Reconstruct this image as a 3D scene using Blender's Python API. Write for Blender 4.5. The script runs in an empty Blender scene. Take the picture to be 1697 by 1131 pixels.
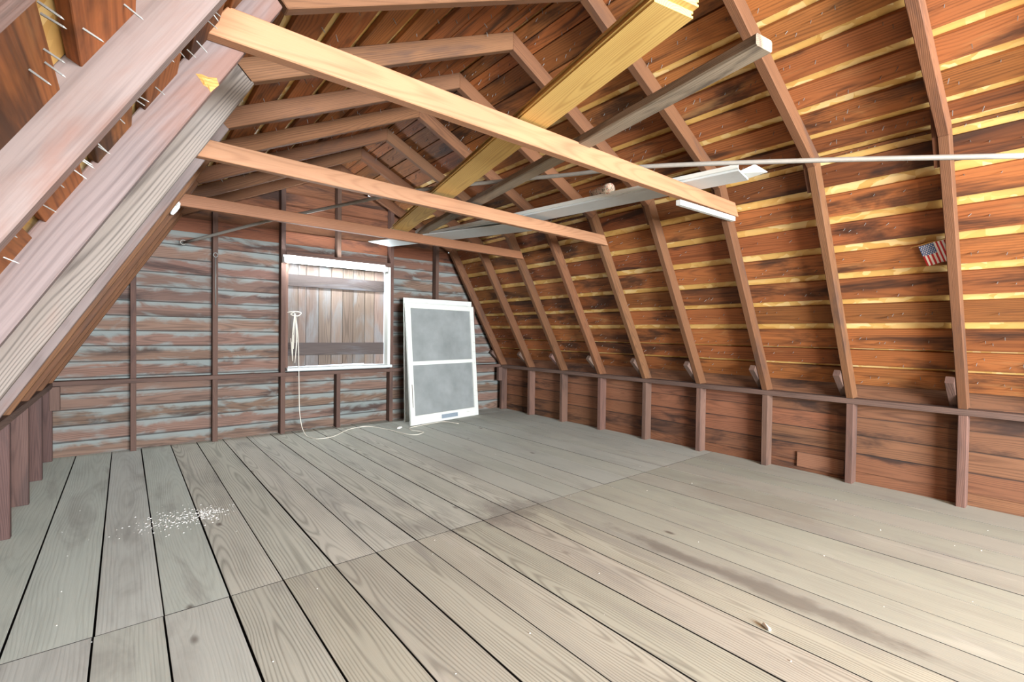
import bpy, math, random
from mathutils import Vector, Matrix
random.seed(7)
sc = bpy.context.scene
col = sc.collection

# ------------------------------------------------------------------ camera
F_PX, YAW, PITCH, ROLL = 780.665, 0.688039, -0.01607, 0.012653
CAM = Vector((0, 0, 1.05))
fw = Vector((math.sin(YAW)*math.cos(PITCH), math.cos(YAW)*math.cos(PITCH), math.sin(PITCH)))
r0 = Vector((math.cos(YAW), -math.sin(YAW), 0)); u0 = r0.cross(fw)
rt = r0*math.cos(ROLL) + u0*math.sin(ROLL); up = -r0*math.sin(ROLL) + u0*math.cos(ROLL)
cd = bpy.data.cameras.new('camera'); cam = bpy.data.objects.new('camera', cd); col.objects.link(cam)
M = Matrix((rt, up, -fw)).transposed().to_4x4(); M.translation = CAM; cam.matrix_world = M
cd.sensor_width = 36; cd.lens = F_PX/1697*36; cd.clip_start = 0.02
sc.camera = cam
def on_plane(px, py, P, n):            # photo pixel -> point on a known surface
    d = rt*((px-848.5)/F_PX) - up*((py-565.5)/F_PX) + fw
    return CAM + d*((Vector(P)-CAM).dot(n)/d.dot(n))

# ------------------------------------------------------------------ world, light, exposure
w = bpy.data.worlds.new('world'); sc.world = w; w.use_nodes = True
w.node_tree.nodes['Background'].inputs[0].default_value = (0.80, 0.90, 1.0, 1)
w.node_tree.nodes['Background'].inputs[1].default_value = 1.2
def area(name, loc, rot, sx, sy, power, colr):
    d = bpy.data.lights.new(name, 'AREA'); d.shape = 'RECTANGLE'; d.size = sx; d.size_y = sy
    d.energy = power; d.color = colr
    o = bpy.data.objects.new(name, d); col.objects.link(o); o.location = loc; o.rotation_euler = rot
    return o
# area lamp added as cool daylight; the unseen rear opening is sized to it
area('rear_daylight_fill', (1.10, -4.38, 1.27), (math.radians(90), 0, 0), 2.5, 1.4, 1000, (0.88, 0.94, 1.0))
# warm ceiling bulb hanging under the ridge behind the viewpoint
d = bpy.data.lights.new('ceiling_bulb', 'POINT'); d.energy = 56; d.color = (1.0, 0.82, 0.62); d.shadow_soft_size = 0.05
o = bpy.data.objects.new('ceiling_bulb', d); col.objects.link(o); o.location = (1.80, -0.80, 2.25)
vs = sc.view_settings
vs.view_transform = 'Standard'; vs.look = 'None'; vs.gamma = 1.0; vs.use_curve_mapping = False
vs.exposure = 0.80
sc.cycles.use_denoising = True
sc.cycles.max_bounces = 8; sc.cycles.diffuse_bounces = 5

# ------------------------------------------------------------------ materials
def lin(r, g, b):
    f = lambda c: (c/255/12.92) if c/255 <= .04045 else ((c/255+.055)/1.055)**2.4
    return (f(r), f(g), f(b), 1)
class NT:
    def __init__(s, name):
        s.m = bpy.data.materials.new(name); s.m.use_nodes = True
        s.t = s.m.node_tree; s.b = s.t.nodes['Principled BSDF']; s.out = s.t.nodes['Material Output']
    def n(s, typ, **kw):
        x = s.t.nodes.new(typ)
        for k, v in kw.items(): setattr(x, k, v)
        return x
    def l(s, a, b): s.t.links.new(a, b)
    def setin(s, sock, v):
        if hasattr(v, 'is_output'): s.l(v, sock)
        else: sock.default_value = v
    def math(s, op, a, b=0.0, c=None, clamp=False):
        x = s.n('ShaderNodeMath', operation=op, use_clamp=clamp)
        s.setin(x.inputs[0], a); s.setin(x.inputs[1], b)
        if c is not None: s.setin(x.inputs[2], c)
        return x.outputs[0]
    def vmul(s, v, xyz):
        x = s.n('ShaderNodeVectorMath', operation='MULTIPLY'); s.setin(x.inputs[0], v); s.setin(x.inputs[1], xyz); return x.outputs[0]
    def vadd(s, a, b):
        x = s.n('ShaderNodeVectorMath', operation='ADD'); s.setin(x.inputs[0], a); s.setin(x.inputs[1], b); return x.outputs[0]
    def noise(s, vec, scale, detail=3.0, rough=.55, dist=0.0):
        x = s.n('ShaderNodeTexNoise'); s.l(vec, x.inputs['Vector']); x.inputs['Scale'].default_value = scale
        x.inputs['Detail'].default_value = detail; x.inputs['Roughness'].default_value = rough; x.inputs['Distortion'].default_value = dist
        return x.outputs[0]
    def smooth(s, v, lo, hi):
        x = s.n('ShaderNodeMapRange', interpolation_type='SMOOTHSTEP'); s.setin(x.inputs[0], v)
        x.inputs[1].default_value = lo; x.inputs[2].default_value = hi; return x.outputs[0]
    def mix(s, fac, a, b, typ='MIX'):
        x = s.n('ShaderNodeMix', data_type='RGBA', blend_type=typ); s.setin(x.inputs[0], fac); s.setin(x.inputs[6], a); s.setin(x.inputs[7], b); return x.outputs[2]

MATS = {}
def wood(name, light, dark, spacing=.007, ring=.6, fibre=.35, rough=.75, stain=None, stain_lo=.52, stain_hi=.7, stain_amt=.8,
         stain2=None, stain2_lo=.6, stain2_hi=.75, stain2_amt=.7, edge=None, edge_w=.06, bump=.15, knots=0.0, rxwarp=.03, cz=.06, stain_scale=1.0, spots=(), lap=None, crack=None):
    t = NT(name)
    tc = t.n('ShaderNodeTexCoord'); oi = t.n('ShaderNodeObjectInfo')
    rnd = oi.outputs['Random']
    off = t.n('ShaderNodeCombineXYZ')
    t.l(t.math('MULTIPLY', rnd, 53.0), off.inputs[0]); t.l(t.math('MULTIPLY', rnd, 31.0), off.inputs[1]); t.l(t.math('MULTIPLY', rnd, 17.0), off.inputs[2])
    raw = tc.outputs['Object']; P = t.vadd(raw, off.outputs[0])
    sep = t.n('ShaderNodeSeparateXYZ'); t.l(raw, sep.inputs[0])
    # growth rings around a wandering pith
    nA = t.noise(t.vmul(P, (.9, 3.5, 3.5)), 1.0, 2.0)
    nB = t.noise(t.vmul(P, (.55, .2, .2)), 1.0, 1.5)
    cy = t.math('MULTIPLY', t.math('SUBTRACT', t.math('FRACT', t.math('MULTIPLY', rnd, 7.31)), .5), .16)
    dy = t.math('ADD', t.math('SUBTRACT', sep.outputs[1], cy), t.math('MULTIPLY', t.math('SUBTRACT', nA, .5), .075))
    dz = t.math('ADD', sep.outputs[2], t.math('ADD', cz, t.math('MULTIPLY', t.math('SUBTRACT', nB, .5), rxwarp*6)))
    r = t.math('SQRT', t.math('ADD', t.math('MULTIPLY', dy, dy), t.math('MULTIPLY', dz, dz)))
    if knots:
        vk = t.n('ShaderNodeTexVoronoi', distance='EUCLIDEAN'); t.l(t.vmul(P, (1.0, 2.2, .01)), vk.inputs['Vector']); vk.inputs['Scale'].default_value = knots
        kd = vk.outputs['Distance']
        r = t.math('ADD', r, t.math('MULTIPLY', t.math('EXPONENT', t.math('MULTIPLY', kd, -9.0)), .03))
    ph = t.math('SINE', t.math('MULTIPLY', r, 6.2832/spacing))
    rings = t.math('POWER', t.math('MULTIPLY_ADD', ph, .5, .5), 2.2)
    fib = t.noise(t.vmul(P, (4.0, 190.0, 190.0)), 1.0, 2.0)
    blot = t.noise(t.vmul(P, (1.6, 7.0, 7.0)), 1.0, 3.0)
    f = t.math('ADD', t.math('MULTIPLY', rings, ring), t.math('MULTIPLY', t.math('SUBTRACT', fib, .5), fibre*2.2))
    f = t.math('ADD', f, t.math('MULTIPLY', t.math('SUBTRACT', blot, .5), .9), clamp=True)
    c = t.mix(f, lin(*light), lin(*dark))
    c = t.mix(1.0, c, oi.outputs['Color'], 'MULTIPLY')
    if knots:
        kf = t.math('SUBTRACT', 1.0, t.smooth(kd, .015, .055))
        c = t.mix(t.math('MULTIPLY', kf, .75), c, lin(62, 40, 28))
    if stain:
        sn = t.noise(t.vmul(P, (1.3*stain_scale, 6.0*stain_scale, 6.0*stain_scale)), 1.0, 5.0, .6, .6)
        c = t.mix(t.math('MULTIPLY', t.smooth(sn, stain_lo, stain_hi), stain_amt), c, lin(*stain))
    for (sx_, sy_, kx, ky, amt, rgb) in spots:
        ge = t.n('ShaderNodeNewGeometry'); q = t.vmul(t.vadd(ge.outputs['Position'], (-sx_, -sy_, 0)), (1/kx, 1/ky, 0))
        ln = t.n('ShaderNodeVectorMath', operation='LENGTH'); t.l(q, ln.inputs[0])
        pn = t.noise(t.vmul(ge.outputs['Position'], (7.0, 3.5, 1.0)), 1.0, 5.0, .65)
        m_ = t.math('ADD', t.math('SUBTRACT', 1.0, ln.outputs[1]), t.math('MULTIPLY', t.math('SUBTRACT', pn, .5), 1.9))
        c = t.mix(t.math('MULTIPLY', t.smooth(m_, .25, .85), amt), c, lin(*rgb))
    if edge:
        en = t.noise(t.vmul(P, (2.3, 6.0, 6.0)), 1.0, 4.0, .62, 1.0)
        e = t.math('ADD', t.math('DIVIDE', t.math('ABSOLUTE', sep.outputs[1]), edge_w), t.math('MULTIPLY', t.math('SUBTRACT', en, .5), 3.4))
        en2 = t.noise(t.vmul(P, (5.0, 60.0, 60.0)), 1.0, 3.0)
        e = t.math('ADD', e, t.math('MULTIPLY', t.math('SUBTRACT', en2, .5), .5))
        c = t.mix(t.math('MULTIPLY', t.smooth(e, .30, 1.15), .85), c, lin(*edge))
    if stain2:
        sn = t.noise(t.vmul(t.vadd(P, (9.1, 3.3, 1.7)), (1.8*stain_scale, 8.0*stain_scale, 8.0*stain_scale)), 1.0, 5.0, .62, .8)
        c = t.mix(t.math('MULTIPLY', t.smooth(sn, stain2_lo, stain2_hi), stain2_amt), c, lin(*stain2))
    if lap:  # lap shadow painted as a dark line near one board edge
        ly = t.math('ADD', sep.outputs[1], t.math('MULTIPLY', t.math('SUBTRACT', blot, .5), .012))
        c = t.mix(t.math('MULTIPLY', t.smooth(ly, *lap), .75), c, lin(44, 40, 38))
    if crack:                                  # dirt packed into the sides of the joints
        gn = t.n('ShaderNodeNewGeometry'); sn_ = t.n('ShaderNodeSeparateXYZ'); t.l(gn.outputs['True Normal'], sn_.inputs[0])
        c = t.mix(t.smooth(sn_.outputs[2], .75, .4), c, lin(*crack))
    t.l(c, t.b.inputs['Base Color']); t.b.inputs['Roughness'].default_value = rough
    t.b.inputs['Specular IOR Level'].default_value = .25
    bm = t.n('ShaderNodeBump'); bm.inputs['Strength'].default_value = bump; bm.inputs['Distance'].default_value = .004
    t.l(t.math('ADD', t.math('MULTIPLY', rings, -.5), fib), bm.inputs['Height']); t.l(bm.outputs[0], t.b.inputs['Normal'])
    MATS[name] = t.m
    return t.m
def plain(name, rgb, rough=.6, metal=0.0, var=.25, scale=14.0, dirt=None, dirt_lo=.55, dirt_hi=.75, dirt_amt=.6, stretch=(1, 1, 1)):
    t = NT(name); tc = t.n('ShaderNodeTexCoord'); v = t.vmul(tc.outputs['Object'], stretch)
    nz = t.noise(v, scale, 4.0)
    c = t.mix(t.math('MULTIPLY', nz, var), lin(*rgb), lin(*[k*.6 for k in rgb]))
    if dirt:
        dn = t.noise(t.vadd(v, (4.2, 1.1, 7.7)), scale*.7, 5.0, .65)
        c = t.mix(t.math('MULTIPLY', t.smooth(dn, dirt_lo, dirt_hi), dirt_amt), c, lin(*dirt))
    t.l(c, t.b.inputs['Base Color']); t.b.inputs['Roughness'].default_value = rough; t.b.inputs['Metallic'].default_value = metal
    t.b.inputs['Specular IOR Level'].default_value = .3
    MATS[name] = t.m; return t.m

FL = dict(spacing=.010, fibre=.25, rough=.72, stain=(138, 135, 129), stain_lo=.5, stain_hi=.75, stain_amt=.6, crack=(42, 37, 33),
     stain2=(206, 201, 192), stain2_lo=.58, stain2_hi=.8, stain2_amt=.35, knots=1.2, bump=.12,
     spots=((1.72, 2.14, .45, .32, .55, (104, 98, 92)), (2.05, .90, .10, 1.1, .65, (104, 97, 89)), (1.25, 2.25, .3, .25, .35, (120, 116, 110)), (3.1, 1.3, .5, .8, .35, (130, 122, 110)), (2.0, 3.2, .4, .6, .3, (130, 126, 120))))
wood('floor_wood', (186, 187, 178), (118, 116, 108), ring=.50, **FL)
wood('floor_smooth', (182, 186, 180), (130, 132, 126), ring=.16, **FL)
wood('sheathing_wood', (142, 86, 46), (70, 38, 20), spacing=.012, ring=.40, fibre=.40, stain=(34, 25, 21), stain_lo=.48, stain_hi=.66, stain_amt=.8,
     stain2=(164, 122, 78), stain2_lo=.57, stain2_hi=.78, stain2_amt=.55, knots=1.3)
wood('siding_weathered', (114, 90, 78), (58, 45, 40), spacing=.010, ring=.45, fibre=.35, stain=(40, 34, 33), stain_lo=.50, stain_hi=.68, stain_amt=.75, edge=(122, 130, 127), edge_w=.066, lap=(.040, .047))
wood('siding_brown', (120, 84, 62), (64, 42, 31), lap=(.050, .060), spacing=.010, ring=.40, fibre=.35, stain=(36, 30, 29), stain_lo=.48, stain_hi=.66, stain_amt=.8, knots=.9)
wood('rafter_wood', (108, 74, 50), (58, 37, 25), spacing=.006, ring=.35, fibre=.45, stain=(58, 46, 43), stain_lo=.54, stain_hi=.72, stain_amt=.6)
wood('rafter_pale', (118, 104, 99), (66, 54, 51), spacing=.013, ring=.30, fibre=.35, stain=(112, 80, 68), stain_lo=.46, stain_hi=.66, stain_amt=.7)
wood('rafter_grained', (118, 108, 101), (62, 54, 50), spacing=.007, ring=.65, fibre=.35, stain=(120, 92, 80), stain_lo=.55, stain_hi=.75, stain_amt=.5, cz=.02)
wood('stud_wood', (100, 79, 69), (56, 43, 38), spacing=.006, ring=.35, fibre=.45, stain=(48, 41, 40), stain_lo=.5, stain_hi=.7, stain_amt=.5)
wood('beam_pine', (156, 116, 88), (114, 77, 54), spacing=.007, ring=.3, fibre=.25, stain=(150, 100, 60), stain_lo=.58, stain_hi=.8, stain_amt=.35, rough=.6)
wood('pale_pine', (196, 160, 98), (150, 110, 58), spacing=.008, ring=.45, fibre=.25, rough=.55)
wood('grey_plank', (142, 127, 108), (78, 66, 55), spacing=.006, ring=.35, fibre=.5, stain=(60, 52, 46), stain_lo=.48, stain_hi=.65, stain_amt=.7)
wood('shutter_wood', (118, 102, 92), (66, 55, 50), spacing=.008, ring=.4, fibre=.4, stain=(116, 119, 121), stain_lo=.46, stain_hi=.66, stain_amt=.65)
wood('shutter_ledger', (80, 70, 66), (44, 37, 36), spacing=.008, ring=.4, fibre=.4, stain=(96, 100, 106), stain_lo=.5, stain_hi=.7, stain_amt=.5)
plain('white_paint', (204, 206, 199), .5, var=.12, dirt=(150, 140, 128), dirt_lo=.58, dirt_hi=.72, dirt_amt=.5, stretch=(1, 6, 6))
plain('grey_paint', (188, 192, 190), .5, var=.2, dirt=(140, 134, 126), dirt_amt=.4, stretch=(1, 6, 6))
plain('galvanized', (140, 134, 125), .5, .15, var=.4, scale=40)
plain('nail_metal', (132, 130, 125), .5, .3, var=.2, scale=60)
plain('plate_grey', (140, 152, 162), .5, .2, var=.3, scale=60)
plain('dark_void', (34, 28, 24), .9, var=.3)
plain('plaster_white', (228, 226, 220), .8, var=.1)
plain('cord_white', (216, 210, 196), .6, var=.15)
plain('fixture_white', (235, 236, 238), .4, var=.05)
plain('felt_grey', (70, 66, 62), .9, var=.3)
# strand board seen through the gaps of the roof boarding
t = NT('strand_board'); tc = t.n('ShaderNodeTexCoord')
nz = t.n('ShaderNodeTexNoise'); t.l(tc.outputs['Object'], nz.inputs['Vector']); nz.inputs['Scale'].default_value = 5
vv = t.vadd(t.vmul(tc.outputs['Object'], (9, 26, 1)), t.vmul(nz.outputs['Color'], (5, 5, 0)))
vo = t.n('ShaderNodeTexVoronoi'); t.l(vv, vo.inputs['Vector']); vo.inputs['Scale'].default_value = 1.0
sp = t.n('ShaderNodeSeparateColor'); t.l(vo.outputs['Color'], sp.inputs[0])
rp = t.n('ShaderNodeValToRGB'); t.l(sp.outputs[0], rp.inputs[0])
e = rp.color_ramp.elements; e[0].position = 0; e[0].color = lin(184, 138, 68); e[1].position = 1; e[1].color = lin(218, 190, 134)
for pos, cc in ((.3, (206, 166, 96)), (.55, (190, 146, 76)), (.8, (214, 180, 116))):
    q = e.new(pos); q.color = lin(*cc)
t.l(rp.outputs[0], t.b.inputs['Base Color']); t.b.inputs['Roughness'].default_value = .6
MATS['strand_board'] = t.m
# insect screen: fine dusty mesh, partly see-through
t = NT('insect_mesh'); tc = t.n('ShaderNodeTexCoord'); nz = t.noise(tc.outputs['Object'], 4.0, 5.0)
c = t.mix(nz, lin(104, 109, 107), lin(166, 170, 168)); t.l(c, t.b.inputs['Base Color']); t.b.inputs['Roughness'].default_value = .8
tr = t.n('ShaderNodeBsdfTransparent'); mx = t.n('ShaderNodeMixShader'); mx.inputs[0].default_value = .72
t.l(tr.outputs[0], mx.inputs[1]); t.l(t.b.outputs[0], mx.inputs[2]); t.l(mx.outputs[0], t.out.inputs[0]); MATS['insect_mesh'] = t.m
# lit fluorescent tube
t = NT('lit_tube'); t.b.inputs['Base Color'].default_value = (1, 1, 1, 1)
t.b.inputs['Emission Color'].default_value = (0.86, 0.94, 1.0, 1); t.b.inputs['Emission Strength'].default_value = 85; MATS['lit_tube'] = t.m
# rag with coloured stripes
t = NT('striped_rag'); tc = t.n('ShaderNodeTexCoord'); sx = t.n('ShaderNodeSeparateXYZ'); t.l(tc.outputs['Object'], sx.inputs[0])
wv = t.noise(t.vmul(tc.outputs['Object'], (34, 60, 60)), 1.0, 3.0)
rp = t.n('ShaderNodeValToRGB'); t.l(wv, rp.inputs[0]); rp.color_ramp.interpolation = 'CONSTANT'
e = rp.color_ramp.elements; e[0].position = 0; e[0].color = lin(120, 110, 90); e[1].position = .42; e[1].color = lin(214, 204, 180)
for pos, cc in ((.5, (150, 60, 50)), (.55, (206, 198, 176)), (.64, (70, 66, 60))):
    q = e.new(pos); q.color = lin(*cc)
t.l(rp.outputs[0], t.b.inputs['Base Color']); t.b.inputs['Roughness'].default_value = .9; MATS['striped_rag'] = t.m
for nm, rgb in (('flag_red', (190, 44, 46)), ('flag_white', (236, 232, 226)), ('flag_blue', (60, 96, 150))):
    plain(nm, rgb, .7, var=.1)

# ------------------------------------------------------------------ mesh helpers
def link(name, me, mat, parent=None, colr=None):
    o = bpy.data.objects.new(name, me); col.objects.link(o)
    if mat and not me.materials: me.materials.append(MATS[mat])
    if parent: o.parent = parent
    if colr: o.color = (*colr, 1)
    return o
def root(name, label, cat, group=None, kind=None, loc=(0, 0, 0)):
    o = bpy.data.objects.new(name, None); col.objects.link(o); o.location = loc; o.empty_display_size = .05
    tag(o, label, cat, group, kind); return o
def tag(o, label, cat, group=None, kind=None):
    o['label'] = label; o['category'] = cat
    if group: o['group'] = group
    if kind: o['kind'] = kind
    return o
def mesh(vs_, fs, name='part'):
    me = bpy.data.meshes.new(name); me.from_pydata([tuple(v) for v in vs_], [], fs); me.update(); return me
def tint(v=.12, base=(1, 1, 1), hue=.05):
    k = 1 + random.uniform(-v, v)
    return tuple(max(.05, b*k*(1 + random.uniform(-hue, hue))) for b in base)
def frame(o, origin, xd, yd):
    x = Vector(xd).normalized(); z = x.cross(Vector(yd)).normalized(); y = z.cross(x)
    m = Matrix((x, y, z)).transposed().to_4x4(); m.translation = Vector(origin)
    if o.parent: o.matrix_parent_inverse = Matrix(); m = o.parent.matrix_basis.inverted() @ m
    o.matrix_basis = m; return o
def board_mesh(L, W, T, seg=2, jit=0.0, bev=.002):
    hw, ht = W/2, T/2; b = min(bev, ht*.45, hw*.45)
    prof = [(-hw+b, -ht), (hw-b, -ht), (hw, -ht+b), (hw, ht-b), (hw-b, ht), (-hw+b, ht), (-hw, ht-b), (-hw, -ht+b)]
    vs_, fs = [], []
    for i in range(seg+1):
        j1, j2, j3 = (random.uniform(-jit, jit) for _ in range(3))
        for (y, z) in prof: vs_.append((L*i/seg, y + (j1 if y > 0 else j2), z + j3*.3))
    for i in range(seg):
        for k in range(8):
            a = i*8+k; c = i*8+(k+1) % 8; fs.append((a, c, c+8, a+8))
    fs.append(tuple(range(7, -1, -1))); fs.append(tuple(seg*8+k for k in range(8)))
    return mesh(vs_, fs, 'board')
def board(name, a, b, wdir, W, T, mat, parent, colr=None, seg=2, jit=0.0, bev=.002):
    """plank whose centre line runs a->b, broad side along wdir"""
    a, b = Vector(a), Vector(b)
    o = link(name, board_mesh((b-a).length, W, T, seg, jit, bev), mat, parent, colr)
    return frame(o, a, b-a, wdir)
def prism(name, pts, T, mat, parent, origin, xd, yd, colr=None, bev=.0):
    """outline pts in the local x,y plane, thickness T along local z (from 0 to T)"""
    n = len(pts); vs_ = [(x, y, 0) for x, y in pts] + [(x, y, T) for x, y in pts]
    ar = sum(pts[i][0]*pts[(i+1) % n][1]-pts[(i+1) % n][0]*pts[i][1] for i in range(n))
    fs = [tuple(range(n-1, -1, -1)), tuple(range(n, 2*n))] + [(i, (i+1) % n, n+(i+1) % n, n+i) for i in range(n)]
    if ar < 0: fs = [tuple(reversed(f)) for f in fs]
    me = mesh(vs_, fs, 'prism')
    o = link(name, me, mat, parent, colr)
    if bev:
        md = o.modifiers.new('edge', 'BEVEL'); md.width = bev; md.segments = 1
    return frame(o, origin, xd, yd)
def tube_mesh(pts, rad, sides=8, cap=True):
    pts = [Vector(p) for p in pts]; vs_, fs = [], []
    n = None
    for i, p in enumerate(pts):
        t_ = (pts[min(i+1, len(pts)-1)] - pts[max(i-1, 0)]).normalized()
        if n is None: n = t_.orthogonal().normalized()
        n = (n - t_*n.dot(t_)).normalized(); bb = t_.cross(n)
        rr = rad[i] if isinstance(rad, (list, tuple)) else rad
        for k in range(sides):
            a = 2*math.pi*k/sides; vs_.append(p + n*math.cos(a)*rr + bb*math.sin(a)*rr)
    for i in range(len(pts)-1):
        for k in range(sides):
            a = i*sides+k; c = i*sides+(k+1) % sides; fs.append((a, c, c+sides, a+sides))
    if cap:
        fs.append(tuple(range(sides-1, -1, -1))); fs.append(tuple((len(pts)-1)*sides+k for k in range(sides)))
    me = mesh(vs_, fs, 'tube')
    for p_ in me.polygons: p_.use_smooth = len(p_.vertices) == 4
    return me
def spline(pts, sub=8):
    P_ = [Vector(p) for p in pts]; P_ = [P_[0]*2-P_[1]] + P_ + [P_[-1]*2-P_[-2]]; out = []
    for i in range(1, len(P_)-2):
        for s in range(sub):
            t_ = s/sub; a, b, c, d_ = P_[i-1:i+3]
            out.append(.5*((2*b) + (c-a)*t_ + (2*a-5*b+4*c-d_)*t_*t_ + (3*b-a-3*c+d_)*t_**3))
    out.append(P_[-2]); return out

# ------------------------------------------------------------------ dimensions
XC = 1.79
YR = [5.115, 4.53, 3.945, 3.36, 2.78, 2.20, 1.625, 1.043, .452, -.12, -.70, -1.285, -1.87, -2.45, -3.04, -3.62, -4.21]     # near faces of the rafters
TH = .045; DP = .095
Y0, Y1 = -4.40, 5.25
XL, XR = -.44, 4.03                       # room faces of the knee-wall studs
PZ = .615                                 # top of the knee-wall plate
Fi, Ki, Ri = Vector((4.02, 0, PZ)), Vector((3.18, 0, 2.07)), Vector((XC, 0, 2.745))
dl = (Ki-Fi).normalized(); nl = Vector((dl.z, 0, -dl.x)); du = (Ri-Ki).normalized(); nu = Vector((du.z, 0, -du.x))
def mir(v, s): return Vector((v.x if s > 0 else 2*XC-v.x, v.y, v.z))
def mirn(v, s): return Vector((v.x*s, v.y, v.z))
def xz_hit(P, d_, Q, e_):                 # crossing of two lines in the x-z plane
    det = d_.x*(-e_.z) + e_.x*d_.z; rx, rz = Q.x-P.x, Q.z-P.z
    return P + d_*((rx*(-e_.z) + e_.x*rz)/det)
Lo_o, Up_o = Fi + nl*DP, Ki + nu*DP       # outer faces of the rafters
Ko = xz_hit(Lo_o, dl, Up_o, du)           # outer knuckle
Ro = xz_hit(Up_o, du, Ri, Vector((0, 0, 1)))
Fo = xz_hit(Lo_o, dl, Fi, Vector((1, 0, 0)))

# ------------------------------------------------------------------ floor
floor = root('floor', 'worn grey wide plank attic floor', 'floor', kind='structure')
seams = [-.54, -.31, -.085, .11, .32, .515, .724, .923, 1.137, 1.34, 1.553, 1.763, 1.972, 2.18, 2.378, 2.60, 2.85, 3.08, 3.325, 3.56, 3.80, 4.12]
YJ = 2.12
for i in range(len(seams)-1):
    a, b = seams[i], seams[i+1]; cx = (a+b)/2
    for far in (0, 1):
        y0, y1 = (YJ+.0015, Y1-.005) if far else (Y0+.01, YJ-.0015)
        g = .0034 if cx < 2.0 else .0028
        base = ((1.12, 1.14, 1.10) if far else (1.0, 1.0, .97)) if cx < .4 else ((1.04, 1.03, .99) if far else (1.0, .98, .93))  # light evened out in the plank colours, on top of dust and brown wear
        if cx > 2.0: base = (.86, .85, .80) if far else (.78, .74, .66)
        if .5 < cx < 2.0 and not far: base = (.86, .82, .75)  # darker tone counters the strong light on the near planks
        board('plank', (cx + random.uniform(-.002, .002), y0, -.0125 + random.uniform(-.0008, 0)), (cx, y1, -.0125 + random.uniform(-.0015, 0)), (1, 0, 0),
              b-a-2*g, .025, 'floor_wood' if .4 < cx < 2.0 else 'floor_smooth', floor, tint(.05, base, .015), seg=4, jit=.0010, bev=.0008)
o = board('subfloor', (XC, Y0, -.045), (XC, Y1, -.045), (1, 0, 0), 4.7, .03, 'dark_void', floor)

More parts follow.
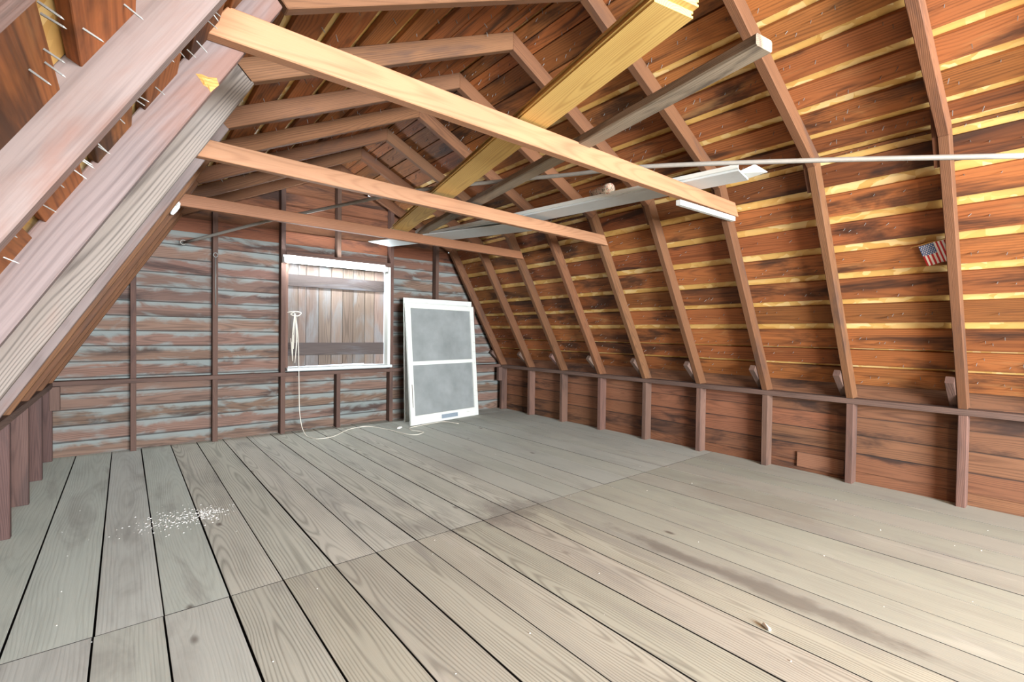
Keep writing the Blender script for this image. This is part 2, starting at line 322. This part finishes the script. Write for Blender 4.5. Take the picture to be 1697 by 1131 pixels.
# ------------------------------------------------------------------ roof: rafters, boarding, strand board
roof = root('ceiling', 'gambrel roof of reddish rafters and spaced brown boards', 'ceiling', kind='structure')
lower_len = (Ko-Lo_o).dot(dl); upper_len = (Ro-Up_o).dot(du)
low_rows = [(.06, .20), (.224, .345), (.363, .508), (.561, .700), (.744, .887), (.936, 1.076), (1.128, 1.273), (1.324, 1.463), (1.515, 1.650), (1.687, lower_len-.004)]
up0 = (Ko-Up_o).dot(du)
up_rows = [(up0+.03, .105), (.155, .305), (.36, .505), (.555, .705), (.755, .905), (.950, 1.105), (1.112, 1.262), (1.270, 1.412), (1.418, 1.50), (1.504, upper_len-.01)]
def local(pts, o_, xd, yd):
    return [((p-o_).dot(xd), (p-o_).dot(yd)) for p in pts]
for s in (1, -1):
    side_base = (1, 1, 1)
    for k, y in enumerate(YR):
        near_left = s < 0 and k >= 4
        cbase = (1, 1, 1) if near_left else ((1.0, .96, .92) if s > 0 else (.98, .93, .89))
        if k <= 2: cbase = tuple(c_*.88 for c_ in cbase)
        rmat = ('rafter_grained' if k == 5 else 'rafter_pale') if near_left else 'rafter_wood'
        f_i, k_i, r_i = mir(Fi, s), mir(Ki, s), mir(Ri, s); f_o, k_o, r_o = mir(Fo, s), mir(Ko, s), mir(Ro, s)
        jog = Vector(({7: -.03, 6: -.015, 5: .014, 4: .01}.get(k, 0) if s < 0 else 0, 0, 0))   # the old rafters are not in one line
        xd, yd = mirn(dl, s), mirn(nl, s)
        org = f_i + Vector((0, y+TH if s < 0 else y, 0))
        # local z = xd x yd points along +y (right side) or -y (left side)
        prism('rafter', local([f_i, f_o, k_o, k_i], f_i, xd, yd), TH, rmat, roof, org+jog, xd, yd, tint(.10, cbase, .03), .003)
        xd, yd = mirn(du, s), mirn(nu, s)
        org = k_i + Vector((0, y+TH if s < 0 else y, 0))
        prism('rafter', local([k_i, k_o, r_o, r_i], k_i, xd, yd), TH, 'rafter_wood', roof, org, xd, yd, tint(.10, cbase, .03), .003)
        if s > 0 and k >= 1:               # scab nailed behind the knuckle
            m_ = mir((Ki+Ko)/2, s); g0 = m_ - mirn(dl, s)*.17 + Vector((0, y+TH+.012, 0)); g1 = m_ + mirn(dl, s)*.13 + Vector((0, y+TH+.012, 0))
            board('scab', g0, g1, mirn(nl, s), .075, .022, 'rafter_wood', roof, tint(.1, (.75, .68, .66)))
        if s > 0:                          # stub of the eave tail behind each foot
            a = Vector((3.895, y+TH+.024, .80)); b = Vector((4.085, y+TH+.024, .64))
            board('tail_stub', a, b, (b-a).cross(Vector((0, 1, 0))), .05, .042, 'stud_wood', roof, tint(.1, (1.05, 1.02, 1.0)))
    joints = {}
    for rows, O_, dd, nn, dark in ((low_rows, Lo_o, dl, nl, 0), (up_rows, Up_o, du, nu, 1)):
        O_, dd, nn = mir(O_, s), mirn(dd, s), mirn(nn, s)
        for ri, (a, b) in enumerate(rows):
            cuts = [Y0]
            j = random.choice([2, 3, 4, 5, 6, 7])
            opts = sorted(set(YR[q]+TH/2 for q in random.sample([2, 3, 4, 5, 6, 7, 8], 2)))
            cuts += opts + [Y1]
            for q in range(len(cuts)-1):
                ya, yb = cuts[q]+.0015, cuts[q+1]-.0015
                c0 = O_ + dd*((a+b)/2) + nn*.011
                p0, p1 = c0 + Vector((0, ya, 0)), c0 + Vector((0, yb, 0))
                far_ = .80 if ya > 2.5 else 1.0  # far boards toned darker to adjust the light there, besides brown staining
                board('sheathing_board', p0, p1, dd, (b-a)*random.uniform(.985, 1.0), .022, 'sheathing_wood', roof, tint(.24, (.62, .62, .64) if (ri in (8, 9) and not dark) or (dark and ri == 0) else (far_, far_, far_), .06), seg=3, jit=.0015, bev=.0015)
        # strand-board panels laid over the boarding
        tot = lower_len if dd is not None and not dark else upper_len
        st = .06 if not dark else up0 - .0
        sl = [(st, 1.16), (1.165, tot+.02)]
        for (a, b) in sl:
            for (ya, yb) in ((Y0, .3515), (.3515, 2.7815), (2.7815, Y1)):
                c0 = O_ + dd*((a+b)/2) + nn*.0305
                board('strand_panel', c0+Vector((0, ya, 0)), c0+Vector((0, yb, 0)), dd, b-a, .012, 'strand_board', roof, seg=1, bev=.0005)
# torn-out chunk showing fresh wood on the rafter under the first tie beam
torn = [on_plane(px, py, (0, YR[6]-.0005, 0), Vector((0, 1, 0))) for px, py in ((324, 122), (334, 123), (345, 128), (359, 129), (363, 141), (349, 153), (344, 145), (337, 141), (331, 131))]
c0 = sum(torn, Vector())/len(torn)
vs_ = [p-c0 for p in torn] + [(p-c0)*.55 + Vector((random.uniform(-.002, .002), random.uniform(-.006, -.002), random.uniform(-.002, .002))) for p in torn] + [Vector((0, -.001, 0))]
n = len(torn)
fs = [(i, (i+1) % n, n+(i+1) % n, n+i) for i in range(n)] + [(n+i, n+(i+1) % n, 2*n) for i in range(n)]
o = link('torn_splinters', mesh(vs_, fs), 'pale_pine', roof, (.72, .58, .46)); o.location = c0; o['label'] = 'torn patch of fresh orange wood'
# ------------------------------------------------------------------ knee walls
def knee_wall(side):
    s = 1 if side == 'right' else -1
    wl = root('wall_'+side, ('low brown boarded knee wall with studs, right of the window gable' if s > 0 else 'low dark boarded knee wall with studs under the slanting rafters'), 'wall', kind='structure')
    xf = XR if s > 0 else XL; yd = (1, 0, 0)
    for k, y in enumerate(YR):
        if k == 0: y -= .0
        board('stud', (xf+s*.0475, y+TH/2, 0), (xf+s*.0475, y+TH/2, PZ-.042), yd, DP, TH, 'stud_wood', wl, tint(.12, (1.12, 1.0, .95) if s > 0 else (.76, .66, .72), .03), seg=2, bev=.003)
    board('plate', (xf+s*.0475, Y0, PZ-.021), (xf+s*.0475, Y1, PZ-.021), yd, .10, .04, 'stud_wood', wl, (.95, .95, .95), seg=6, jit=.001, bev=.003)
    rows = [(-.02, .075), (.078, .21), (.213, .345), (.348, .475), (.478, .61), (.613, .765)]
    for (a, b) in rows:
        for (ya, yb) in ((Y0, random.choice([.48, 1.06, 1.65])), (None, random.choice([2.80, 3.38])), (None, Y1)):
            if ya is None: ya = last
            last = yb
            xs = xf + s*(DP+.012)
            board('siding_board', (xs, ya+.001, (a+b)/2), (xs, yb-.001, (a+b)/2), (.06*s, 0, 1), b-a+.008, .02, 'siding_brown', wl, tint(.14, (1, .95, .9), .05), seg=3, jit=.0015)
    return wl
wr = knee_wall('right'); wlft = knee_wall('left')
board('patch_board', (4.118, 1.115, .083), (4.118, 1.43, .086), (0, 0, 1), .118, .012, 'siding_brown', wr, (1.15, 1.15, 1.2))

# ------------------------------------------------------------------ gable walls
def roof_x(z, off=.10):                   # half-width of the roof at a height, along the rafters' outer faces
    pts = [(Fo.x+.02, PZ-.05), (Ko.x, Ko.z), (XC, Ro.z)]
    if z <= pts[0][1]: return XR+DP-XC
    for (xa, za), (xb, zb) in zip(pts, pts[1:]):
        if za <= z <= zb: return xa+(xb-xa)*(z-za)/(zb-za)-XC
    return 0.0
WX0, WX1, WZ0, WZ1 = 1.285, 2.40, .66, 1.80
def gable(name, y, sgn, label, weathered, hole):
    hx0, hx1, hz0, hz1 = hole
    g = root(name, label, 'wall', kind='structure')
    z = -.03; n_ = 0
    while z < 2.78:
        h = .131; zc = z+h/2; hw = min(roof_x(z+.02), roof_x(z+h)+.10); hw = max(hw, .08)
        xa, xb = XC-hw, XC+hw
        spans = [(xa, xb)]
        if z+h > hz0+.02 and z < hz1-.06: spans = [(xa, hx0), (hx1, xb)]
        for (p, q) in spans:
            if q-p < .03: continue
            base = (1.0, .97, .95) if weathered else (1, 1, 1)
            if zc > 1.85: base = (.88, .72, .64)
            board('siding_board', (p, y+sgn*.012, zc), (q, y+sgn*.012, zc), (0, .055*sgn, -1), h+.022, .014, 'siding_weathered' if (weathered and zc < 1.95) else 'siding_brown', g, tint(.14, base, .05), seg=4, jit=.002)
        z += h
    return g
gb = gable('wall_back', Y1, 1, 'weathered horizontal board gable wall with studs around the lit window', True, (WX0, WX1, WZ0, WZ1))
SY = 5.16 + .0425
def gstud(x0, x1, z0, z1, c=(.80, .72, .70)):
    board('stud', ((x0+x1)/2, SY, z0), ((x0+x1)/2, SY, z1), (1, 0, 0), x1-x0, .085, 'stud_wood', gb, tint(.08, c, .03), seg=2, bev=.002)
def ztop(x):                               # underside of the end rafter at x
    h = abs(x-XC)
    ki, fi = Ki.x-XC, Fi.x-XC
    return PZ+(2.07-PZ)*(fi-h)/(fi-ki) if h > ki else 2.07+(2.745-2.07)*(ki-h)/ki
for x0, x1, full in ((.036, .076, 1), (.632, .674, 1), (1.218, 1.262, 1), (1.78, 1.822, 0), (2.395, 2.437, 1), (3.0, 3.043, 1), (3.55, 3.595, 1)):
    gstud(x0, x1, 0, .585)
    gstud(x0, x1, .623 if full else 1.80, ztop((x0+x1)/2)+.06)
board('rail', (-.44, SY-.01, .604), (4.03, SY-.01, .604), (0, 1, 0), .105, .038, 'stud_wood', gb, (.85, .80, .80), seg=6, jit=.001, bev=.003)
board('rail_block', (-.425, 5.13, .40), (-.425, 5.13, .584), (1, 0, 0), .06, .05, 'stud_wood', gb, (.95, .9, .9))
board('rail_block', (4.0, 5.13, .40), (4.0, 5.13, .584), (1, 0, 0), .06, .05, 'stud_wood', gb, (.95, .9, .9))
rg = gable('wall_front', Y0, -1, 'boarded gable wall behind the viewpoint', False, (-.20, 2.40, .50, 2.00))  # unseen wide opening added to suit the daylight area lamp

# window with its closed plank shutter
win = root('window_1', 'window opening closed by a vertical plank shutter under the lit tube', 'window', kind='structure')
edges = [1.30, 1.409, 1.487, 1.618, 1.752, 1.878, 1.994, 2.131, 2.244, 2.363]
for a, b in zip(edges, edges[1:]):
    board('shutter_plank', ((a+b)/2, 5.275, .672+random.uniform(0, .018)), ((a+b)/2, 5.275, 1.82), (1, 0, 0), b-a-.004, .02, 'shutter_wood', win, tint(.24, (1, .98, .96), .03), seg=2, jit=.0012)
for z0, z1, c_ in ((.79, .925, (1, 1, 1)), (1.515, 1.64, (.75, .74, .74))):
    board('shutter_ledger', (1.305, 5.254, (z0+z1)/2), (2.355, 5.254, (z0+z1)/2), (0, 0, 1), z1-z0, .022, 'shutter_ledger', win, c_, seg=4, jit=.001)
board('sill', (1.265, 5.165, .655), (2.395, 5.165, .655), (0, 1, 0), .14, .03, 'grey_paint', win, seg=2)
board('jamb', (1.275, 5.215, .67), (1.275, 5.215, 1.80), (0, 1, 0), .09, .025, 'stud_wood', win, (1.15, 1, .95))
board('jamb', (2.378, 5.20, .67), (2.378, 5.20, 1.80), (0, 1, 0), .10, .032, 'white_paint', win)
board('header', (1.265, 5.20, 1.825), (2.395, 5.20, 1.825), (0, 1, 0), .09, .05, 'stud_wood', win, (.9, .85, .85))

# ------------------------------------------------------------------ tie beams
def tie_beam(yn, xlt, xlb, zlt, zlb, xrt, xrb, zrt, zrb, label, c):
    pts = [(xlb, zlb), (xrb, zrb), (xrt, zrt), (xlt, zlt)]
    o = prism('tie_beam', [(x-xlb, z-zlb) for x, z in pts], .044, 'beam_pine', None, (xlb, yn+.044, zlb), (1, 0, 0), (0, 0, 1), c, .003)
    return tag(o, label, 'beam', 'tie beams across the attic')
B = [tie_beam(1.58, .229, .165, 1.980, 1.884, 3.313, 3.37, 1.990, 1.899, 'tan wooden tie beam with a white strip nailed under its end', (1.05, .98, .90)),
     tie_beam(2.735, .297, .238, 1.980, 1.889, 3.30, 3.355, 1.935, 1.850, 'middle one of the three tan tie beams crossing the attic', (1.0, .96, .90)),
     tie_beam(3.90, .313, .268, 1.973, 1.887, 3.32, 3.36, 1.942, 1.862, 'brownish tie beam closest to the gable wall and lit tube', (.70, .58, .50))]

# ------------------------------------------------------------------ lumber lying on the beams
def beam_z(y):                             # top of the beams under a piece at y (middle of the span)
    return 1.985 if y <= 1.6 else (1.985 + (1.957-1.985)*(y-1.6)/1.15 if y < 2.75 else 1.957)
def tongue_board(name, a, b, W, T, lift, label):
    """tongue-and-groove pine board, profile swept a->b"""
    hw = W/2; q = T/3; tg = .008
    prof = [(-hw, 0), (hw, 0), (hw, q), (hw+tg, q), (hw+tg, 2*q), (hw, 2*q), (hw, T), (-hw, T), (-hw, 2*q), (-hw+tg, 2*q), (-hw+tg, q), (-hw, q)]
    a, b = Vector(a), Vector(b); L = (b-a).length; n = len(prof)
    vs_ = [(0, y, z) for y, z in prof] + [(L, y, z) for y, z in prof]
    fs = [tuple(range(n-1, -1, -1)), tuple(range(n, 2*n))] + [(i, (i+1) % n, n+(i+1) % n, n+i) for i in range(n)]
    o = link(name, mesh(vs_, fs), 'pale_pine', None, tint(.04))
    x = (b-a).normalized(); y = Vector((0, 0, 1)).cross(x).normalized(); frame(o, a+Vector((0, 0, lift)), x, y)
    return tag(o, label, 'board', 'pine boards stacked on the beams')
ya, yb = (1.245, .785, 2.004), (1.925, 3.99, 1.962)
tongue_board('pine_board', ya, yb, .155, .021, 0, 'pale tongue-and-groove pine board at the bottom of the stack on the tie beams')
tongue_board('pine_board', (1.240, .765, 2.004), (1.915, 3.90, 1.962), .155, .021, .0215, 'pale tongue-and-groove pine board on top of the stack on the tie beams')
o = board('grey_plank', (1.60, .68, 2.002), (2.125, 3.96, 1.978), (1, 0, 0), .088, .040, 'grey_plank', None, seg=4, jit=.001, bev=.006)
tag(o, 'old weathered grey plank lying across the tie beams beside the pine boards', 'board')
# white trim board with a raised lip
a, b = Vector((2.80, 1.29, 1.992)), Vector((2.33, 3.96, 1.962))
tr = root('trim_board', 'long white painted trim board lying on the tie beams, folded flashing at its end', 'board', loc=a)
x = (b-a).normalized(); y = Vector((0, 0, 1)).cross(x).normalized()
for nm, pts, mt in (('face', [(-.105, 0), (.105, 0), (.105, .012), (-.105, .012)], 'grey_paint'), ('lip', [(.100, .0125), (.118, .0125), (.118, .036), (.100, .036)], 'white_paint')):
    L = (b-a).length; n = 4
    vs_ = [(0, p, q) for p, q in pts] + [(L, p, q) for p, q in pts]
    o = link(nm, mesh(vs_, [(3, 2, 1, 0), (4, 5, 6, 7)] + [(i, (i+1) % 4, 4+(i+1) % 4, 4+i) for i in range(4)]), mt, tr); frame(o, a, x, y)
fl = link('flashing', mesh([(.03, -.13, .014), (.03, .03, .014), (-.06, .0, .05), (-.10, -.12, .03), (.03, -.13, .017), (.03, .03, .017), (-.06, .0, .053), (-.10, -.12, .033)],
          [(3, 2, 1, 0), (4, 5, 6, 7), (0, 1, 5, 4), (1, 2, 6, 5), (2, 3, 7, 6), (3, 0, 4, 7)]), 'white_paint', tr); frame(fl, a, x, y)
o = board('panel_offcut', (2.62, 3.00, 1.953), (2.02, 4.62, 1.953), (.93, .35, 0), .30, .010, 'grey_paint', None, seg=2)
tag(o, 'thin pale grey panel jutting past the tie beam toward the gable', 'panel')
o = board('painted_strip', (2.62, 1.60, 1.866), (3.33, 1.60, 1.880), (0, 0, 1), .032, .03, 'white_paint', None, seg=2)
tag(o, 'short white painted strip nailed under the end of a tie beam', 'strip')
# long pipe bending over the beams
ZU = Vector((0, 0, 1))
pp = spline([(3.06, .19, 1.862)] + [on_plane(x_, y_, (0, 0, z_), ZU) for x_, y_, z_ in ((1350, 266, 1.95), (1075, 276, 2.012), (940, 290, 2.035), (815, 302, 2.036), (690, 316, 2.03), (600, 333, 2.015), (500, 354, 1.995), (445, 366, 1.96))] + [(.41, 5.10, 1.822)], 6)
pr = root('metal_pipe', 'long thin galvanized pipe resting across the tie beams', 'pipe', loc=pp[0])
o = link('pipe', tube_mesh(pp, .0125, 10), 'galvanized', pr); o.location = -pp[0]
rg_pts = [Vector((.40, 5.095, 1.822)) + Vector((math.cos(a_)*.02, 0, math.sin(a_)*.02)) for a_ in [i*math.pi/8 for i in range(17)]]
o = link('end_ring', tube_mesh(rg_pts, .005, 6), 'galvanized', pr); o.location = -pp[0]
# rag rolled up on the trim board
c0 = Vector((2.55, 2.16, 2.044))
rpts = [c0 + Vector((.04*t_-.0, -.10+.20*t_, 0)) for t_ in (0, .04, .2, .4, .6, .8, .96, 1)]
o = link('rolled_rag', tube_mesh(rpts, [.022, .038, .041, .038, .042, .039, .037, .02], 14), 'striped_rag'); tag(o, 'small rolled multicoloured rag lying on the white trim board', 'rag')

# ------------------------------------------------------------------ fluorescent lamp over the window
lp = root('fluorescent_lamp', 'lit white fluorescent tube lamp mounted above the shuttered window', 'lamp', loc=(1.76, 5.12, 1.755))
board('housing', (1.225, 5.13, 1.775), (2.305, 5.13, 1.775), (0, 1, 0), .045, .075, 'fixture_white', lp)
o = link('tube', tube_mesh([(-.52, -.065, -.012), (.525, -.065, -.003)], .016, 14), 'lit_tube', lp)
for sx_ in (-.53, .535):
    o = link('end_cap', tube_mesh([(sx_-.011, -.065, -.008), (sx_+.011, -.065, -.008)], .018, 14), 'fixture_white', lp)
    o = link('bracket', mesh([(sx_+dx, dy_, dz_) for dx in (-.012, .012) for dy_ in (-.075, .0) for dz_ in (-.02, .03)],
             [(0, 1, 3, 2), (4, 6, 7, 5), (0, 4, 5, 1), (2, 3, 7, 6), (0, 2, 6, 4), (1, 5, 7, 3)]), 'fixture_white', lp)

# ------------------------------------------------------------------ window screens leaning on the wall
def screen(base_l, base_r, top_mid_y, H, label, glassy, tagplate):
    bl, br = Vector(base_l), Vector(base_r); W = (br-bl).length; x = (br-bl).normalized()
    s_ = root('window_screen', label, 'window screen', 'old window screens leaning on the wall', loc=bl)
    back = Vector((-x.y, x.x, 0)); lean = top_mid_y
    yv = (Vector((0, 0, 1))*math.cos(lean) + back*math.sin(lean)).normalized()
    z = x.cross(yv)                            # toward the room
    st, top, mid, bot, T = .062, .062, .045, .105, .03
    def bar(nm, x0, x1, y0, y1, mt='white_paint', t0=0.0, t1=T):
        vs_ = [(a_, b_, c_) for c_ in (t0, t1) for a_, b_ in ((x0, y0), (x1, y0), (x1, y1), (x0, y1))]
        o_ = link(nm, mesh(vs_, [(3, 2, 1, 0), (4, 5, 6, 7)] + [(i, (i+1) % 4, 4+(i+1) % 4, 4+i) for i in range(4)]), mt, s_)
        if nm in ('stile', 'rail'):
            md = o_.modifiers.new('edge', 'BEVEL'); md.width = .003; md.segments = 1
        return frame(o_, bl, x, yv)
    bar('stile', 0, st, 0, H); bar('stile', W-st, W, 0, H)
    bar('rail', st, W-st, H-top, H, t1=T-.001); bar('rail', st, W-st, 0, bot, t1=T-.001)
    ym = H*.485; bar('rail', st, W-st, ym, ym+mid, t1=T-.001)
    bar('mesh_panel', st, W-st, bot, ym, 'insect_mesh', .010, .012); bar('mesh_panel', st, W-st, ym+mid, H-top, 'insect_mesh', .010, .012)
    if tagplate:
        bar('label_plate', W*.42, W*.66, .028, .075, 'plate_grey', T, T+.003)
        bar('pull', .03, .036, .20, .46, 'galvanized', T, T+.006)
    return s_
screen((2.53, 5.055, 0), (3.50, 5.08, 0), math.radians(2.0), 1.455, 'white framed window screen standing behind another one against the wall', 0, 0)
screen((2.46, 4.775, 0), (3.50, 4.945, 0), math.radians(5.0), 1.39, 'white framed two-pane window screen leaning in front of another screen', 1, 1)

# ------------------------------------------------------------------ cords and hooks
cp = [(1.336, 5.10, 1.224), (1.366, 5.10, .98), (1.377, 5.10, .534), (1.381, 5.09, .237), (1.385, 5.02, .08), (1.39, 4.90, .012), (1.402, 4.832, .004), (1.45, 4.70, .004), (1.611, 4.733, .004), (1.818, 4.95, .004),
      (1.982, 5.02, .004), (2.084, 4.99, .004), (2.178, 4.726, .004), (2.234, 4.40, .004), (2.304, 4.316, .004), (2.413, 4.375, .004), (2.412, 4.435, .004), (2.361, 4.532, .004), (2.401, 4.653, .004), (2.50, 4.70, .004), (2.75, 4.76, .004), (2.90, 4.76, .004), (2.97, 4.56, .004)]
cr = root('lamp_cord', 'thin white electric cord hanging beside the shutter and trailing over the floor', 'cord', loc=(1.336, 5.10, 1.22))
o = link('cord', tube_mesh(spline(cp, 8), .0038, 6), 'cord_white', cr); o.location = (-1.336, -5.10, -1.22)
for q in range(5):
    dx = random.uniform(-.03, .02); L = random.uniform(.25, .55)
    pts = spline([(1.336, 5.115, 1.23), (1.336+dx, 5.10, 1.23-L*.5), (1.33+dx*.7, 5.11, 1.23-L), (1.335+dx*1.4, 5.12, 1.23-L*.6)], 5)
    o = link('loop', tube_mesh(pts, .0028, 5), 'cord_white', cr); o.location = (-1.336, -5.10, -1.22)
o = link('bow', tube_mesh(spline([(1.27, 5.13, 1.235), (1.33, 5.10, 1.245), (1.40, 5.12, 1.235), (1.36, 5.10, 1.20), (1.30, 5.12, 1.215), (1.34, 5.10, 1.245)], 5), .004, 5), 'cord_white', cr); o.location = (-1.336, -5.10, -1.22)
o = link('cord_plug', tube_mesh([(2.27, 4.69, .012), (2.295, 4.70, .012), (2.30, 4.702, .012), (2.33, 4.712, .012)], [.006, .012, .012, .011], 10), 'plaster_white'); tag(o, 'small white plug lying on the floor planks by the screens', 'plug')
hk = [Vector((.652, 5.15, 1.745)) + Vector((math.cos(a_)*.017, 0, math.sin(a_)*.02)) for a_ in [i*math.pi/8 for i in range(17)]]
hr = root('hook_rod', 'thin steel rod with an eye hanging flat on a gable stud', 'hook', loc=(.652, 5.15, 1.745))
for nm, pts in (('eye', hk), ('shaft', [(.652, 5.15, 1.725), (.654, 5.15, 1.28)])):
    o = link(nm, tube_mesh(pts, .0045, 6), 'nail_metal', hr); o.location = (-.652, -5.15, -1.745)

# white lumpy nest stuck on a left rafter
vs_, fs = [], []
nst = []
for i in range(9):
    th = math.pi*i/8
    for j in range(12):
        ph = 2*math.pi*j/12; rr = 1+.22*math.sin(5*ph+3*th)+random.uniform(-.12, .12)
        vs_.append((math.sin(th)*math.cos(ph)*.018*rr, math.sin(th)*math.sin(ph)*.02*rr, math.cos(th)*.042*rr))
for i in range(8):
    for j in range(12):
        fs.append((i*12+j, (i+1)*12+j, (i+1)*12+(j+1) % 12, i*12+(j+1) % 12))
o = link('wasp_nest', mesh(vs_, fs), 'plaster_white'); o.location = (.262, 3.88, 1.86); o.rotation_euler = (0, .45, 0)
tag(o, 'white lumpy nest stuck under a left rafter by the tie beam', 'nest')

# ------------------------------------------------------------------ flag on a stick
n_l = nl; P_l = Lo_o - nl*.02
ft = on_plane(1522, 409, P_l, nl); fr_ = on_plane(1568, 396, P_l, nl); fb = on_plane(1533, 442, P_l, nl)
fx = (fr_-ft); fyv = (fb-ft); FW, FH = fx.length*.98, fyv.length
fl = root('small_flag', 'tiny stars and stripes flag hanging from a stick on the roof boards', 'flag', loc=ft)
xh, yh = fx.normalized(), -fyv.normalized()
def fquad(nm, u0, u1, v0, v1, lift, mt):
    vs_ = []; n = 6
    for i in range(n+1):
        u = u0+(u1-u0)*i/n
        for v in (v0, v1): vs_.append((u*FW, -v*FH, lift + .004*math.sin(u*9)))
    vs_ += [(a_, b_, c_-.0006) for a_, b_, c_ in vs_]; m_ = 2*(n+1)
    fs = [(2*i, 2*i+1, 2*i+3, 2*i+2) for i in range(n)] + [(m_+2*i, m_+2*i+2, m_+2*i+3, m_+2*i+1) for i in range(n)]
    fs += [(0, 2*n, 2*n+m_, m_)] if False else []
    o_ = link(nm, mesh(vs_, fs), mt, fl); return frame(o_, ft, xh, yh)
for q in range(13):
    fquad('stripe', q/13, (q+1)/13, 0, 1, .0, 'flag_red' if q % 2 == 0 else 'flag_white')
can = fquad('canton', 0, 7/13, 0, .5, .0012, 'flag_blue')
sv, sf = [], []
for r_ in range(7):
    for c_ in range(6 if r_ % 2 == 0 else 5):
        u = (c_+.5+(.5 if r_ % 2 else 0))/6*7/13; v = (r_+.5)/7*.5; b_ = len(sv)
        for q in range(10):
            rr = .0046 if q % 2 == 0 else .0018; a_ = math.pi/2+q*math.pi/5
            sv.append((u*FW+rr*math.cos(a_), -v*FH+rr*math.sin(a_), .0028+.004*math.sin(u*9)))
        sf.append(tuple(range(b_, b_+10)))
o = link('star', mesh(sv, sf), 'flag_white', fl); frame(o, ft, xh, yh); o['kind'] = 'stuff'
o = link('stick', tube_mesh([(-.035, .006, 0), (FW*1.05, .004, 0)], .0022, 6), 'pale_pine', fl); frame(o, ft, xh, yh)

# ------------------------------------------------------------------ nails through the roof boards
def nail_mesh_data(P, n, tang, L, vs_, fs):
    d_ = (n + tang).normalized(); e1 = d_.orthogonal().normalized(); e2 = d_.cross(e1); b_ = len(vs_)
    for q in range(4):
        a_ = q*math.pi/2; vs_.append(P + (e1*math.cos(a_)+e2*math.sin(a_))*.0019)
    for q in range(4):
        a_ = q*math.pi/2; vs_.append(P + d_*L*.85 + (e1*math.cos(a_)+e2*math.sin(a_))*.0016)
    vs_.append(P + d_*L)
    for q in range(4):
        fs.append((b_+q, b_+(q+1) % 4, b_+4+(q+1) % 4, b_+4+q)); fs.append((b_+4+q, b_+4+(q+1) % 4, b_+8))
for s in (1, -1):
    for rows, O_, dd, nn in ((low_rows, Lo_o, dl, nl), (up_rows, Up_o, du, nu)):
        O2, d2, n2 = mir(O_, s), mirn(dd, s), mirn(nn, s); vs_, fs = [], []
        for (a, b) in rows:
            y = -.9
            line = a+(b-a)*random.uniform(.3, .7)
            while y < 5.08:
                y += random.choice([.03, .05, .07, .11, .14])*(1.0 if s > 0 else 1.9)
                if min(abs(y-(q+TH/2)) for q in YR) < .03: continue
                ss = min(b-.012, max(a+.012, line+random.gauss(0, .025)))
                P_ = O2 + d2*ss + Vector((0, y, 0))
                nail_mesh_data(P_, -n2, Vector((random.uniform(-.25, .25), random.uniform(-.3, .3), random.uniform(-.3, .1))), random.uniform(.014, .034), vs_, fs)
        o = link('nail_points', mesh(vs_, fs), 'nail_metal', roof); o['kind'] = 'stuff'
# long nails that show one by one on the left slope beside the viewpoint
Pll, nll = mir(Lo_o, -1), mirn(nl, -1)
for (px, py) in ((62, 2), (67, 22), (72, 81), (74, 103), (137, 47), (221, 163), (227, 158), (160, 236), (163, 243), (133, 261), (72, 340), (136, 266), (345, 35), (310, 82), (349, 18), (8, 378)):
    P_ = on_plane(px, py, Pll, nll)
    if P_.y > 3: continue
    vs_, fs = [], []; nail_mesh_data(Vector((0, 0, 0)), -nll, Vector((random.uniform(-.2, .2), random.uniform(-.2, .2), random.uniform(-.2, .1))), .026, vs_, fs)
    o = link('nail', mesh(vs_, fs), 'nail_metal', roof); o.location = P_

# ------------------------------------------------------------------ crumbs on the floor
vs_, fs = [], []
def crumb(x, y, r_):
    b_ = len(vs_); n = random.choice([4, 5, 6]); a0 = random.random()*6
    for q in range(n):
        a_ = a0+q*2*math.pi/n; rr = r_*random.uniform(.6, 1.2); vs_.append((x+math.cos(a_)*rr*1.3, y+math.sin(a_)*rr, .0005))
    vs_.append((x, y, r_*.5+.001))
    for q in range(n): fs.append((b_+q, b_+(q+1) % n, b_+n))
for q in range(420):
    if q % 3: cx, cy, sx_, sy_ = .23, 3.16, .11, .09
    else: cx, cy, sx_, sy_ = .36, 3.16, .04, .05
    crumb(random.gauss(cx, sx_), random.gauss(cy, sy_), random.uniform(.0015, .0055))
for q in range(70):
    crumb(random.uniform(-.3, 3.8), random.uniform(.2, 4.2), random.uniform(.0015, .004))
o = link('plaster_crumbs', mesh(vs_, fs), 'plaster_white'); tag(o, 'scattered white plaster crumbs on the grey floor planks', 'crumbs', kind='stuff')
o = link('chalk_stub', tube_mesh([(1.772, .69, .0062), (1.774, .693, .0062), (1.792, .72, .0062), (1.794, .722, .0062)], [.004, .006, .006, .004], 10), 'plaster_white')
tag(o, 'small white chalk stub on the warm floor planks', 'chalk')
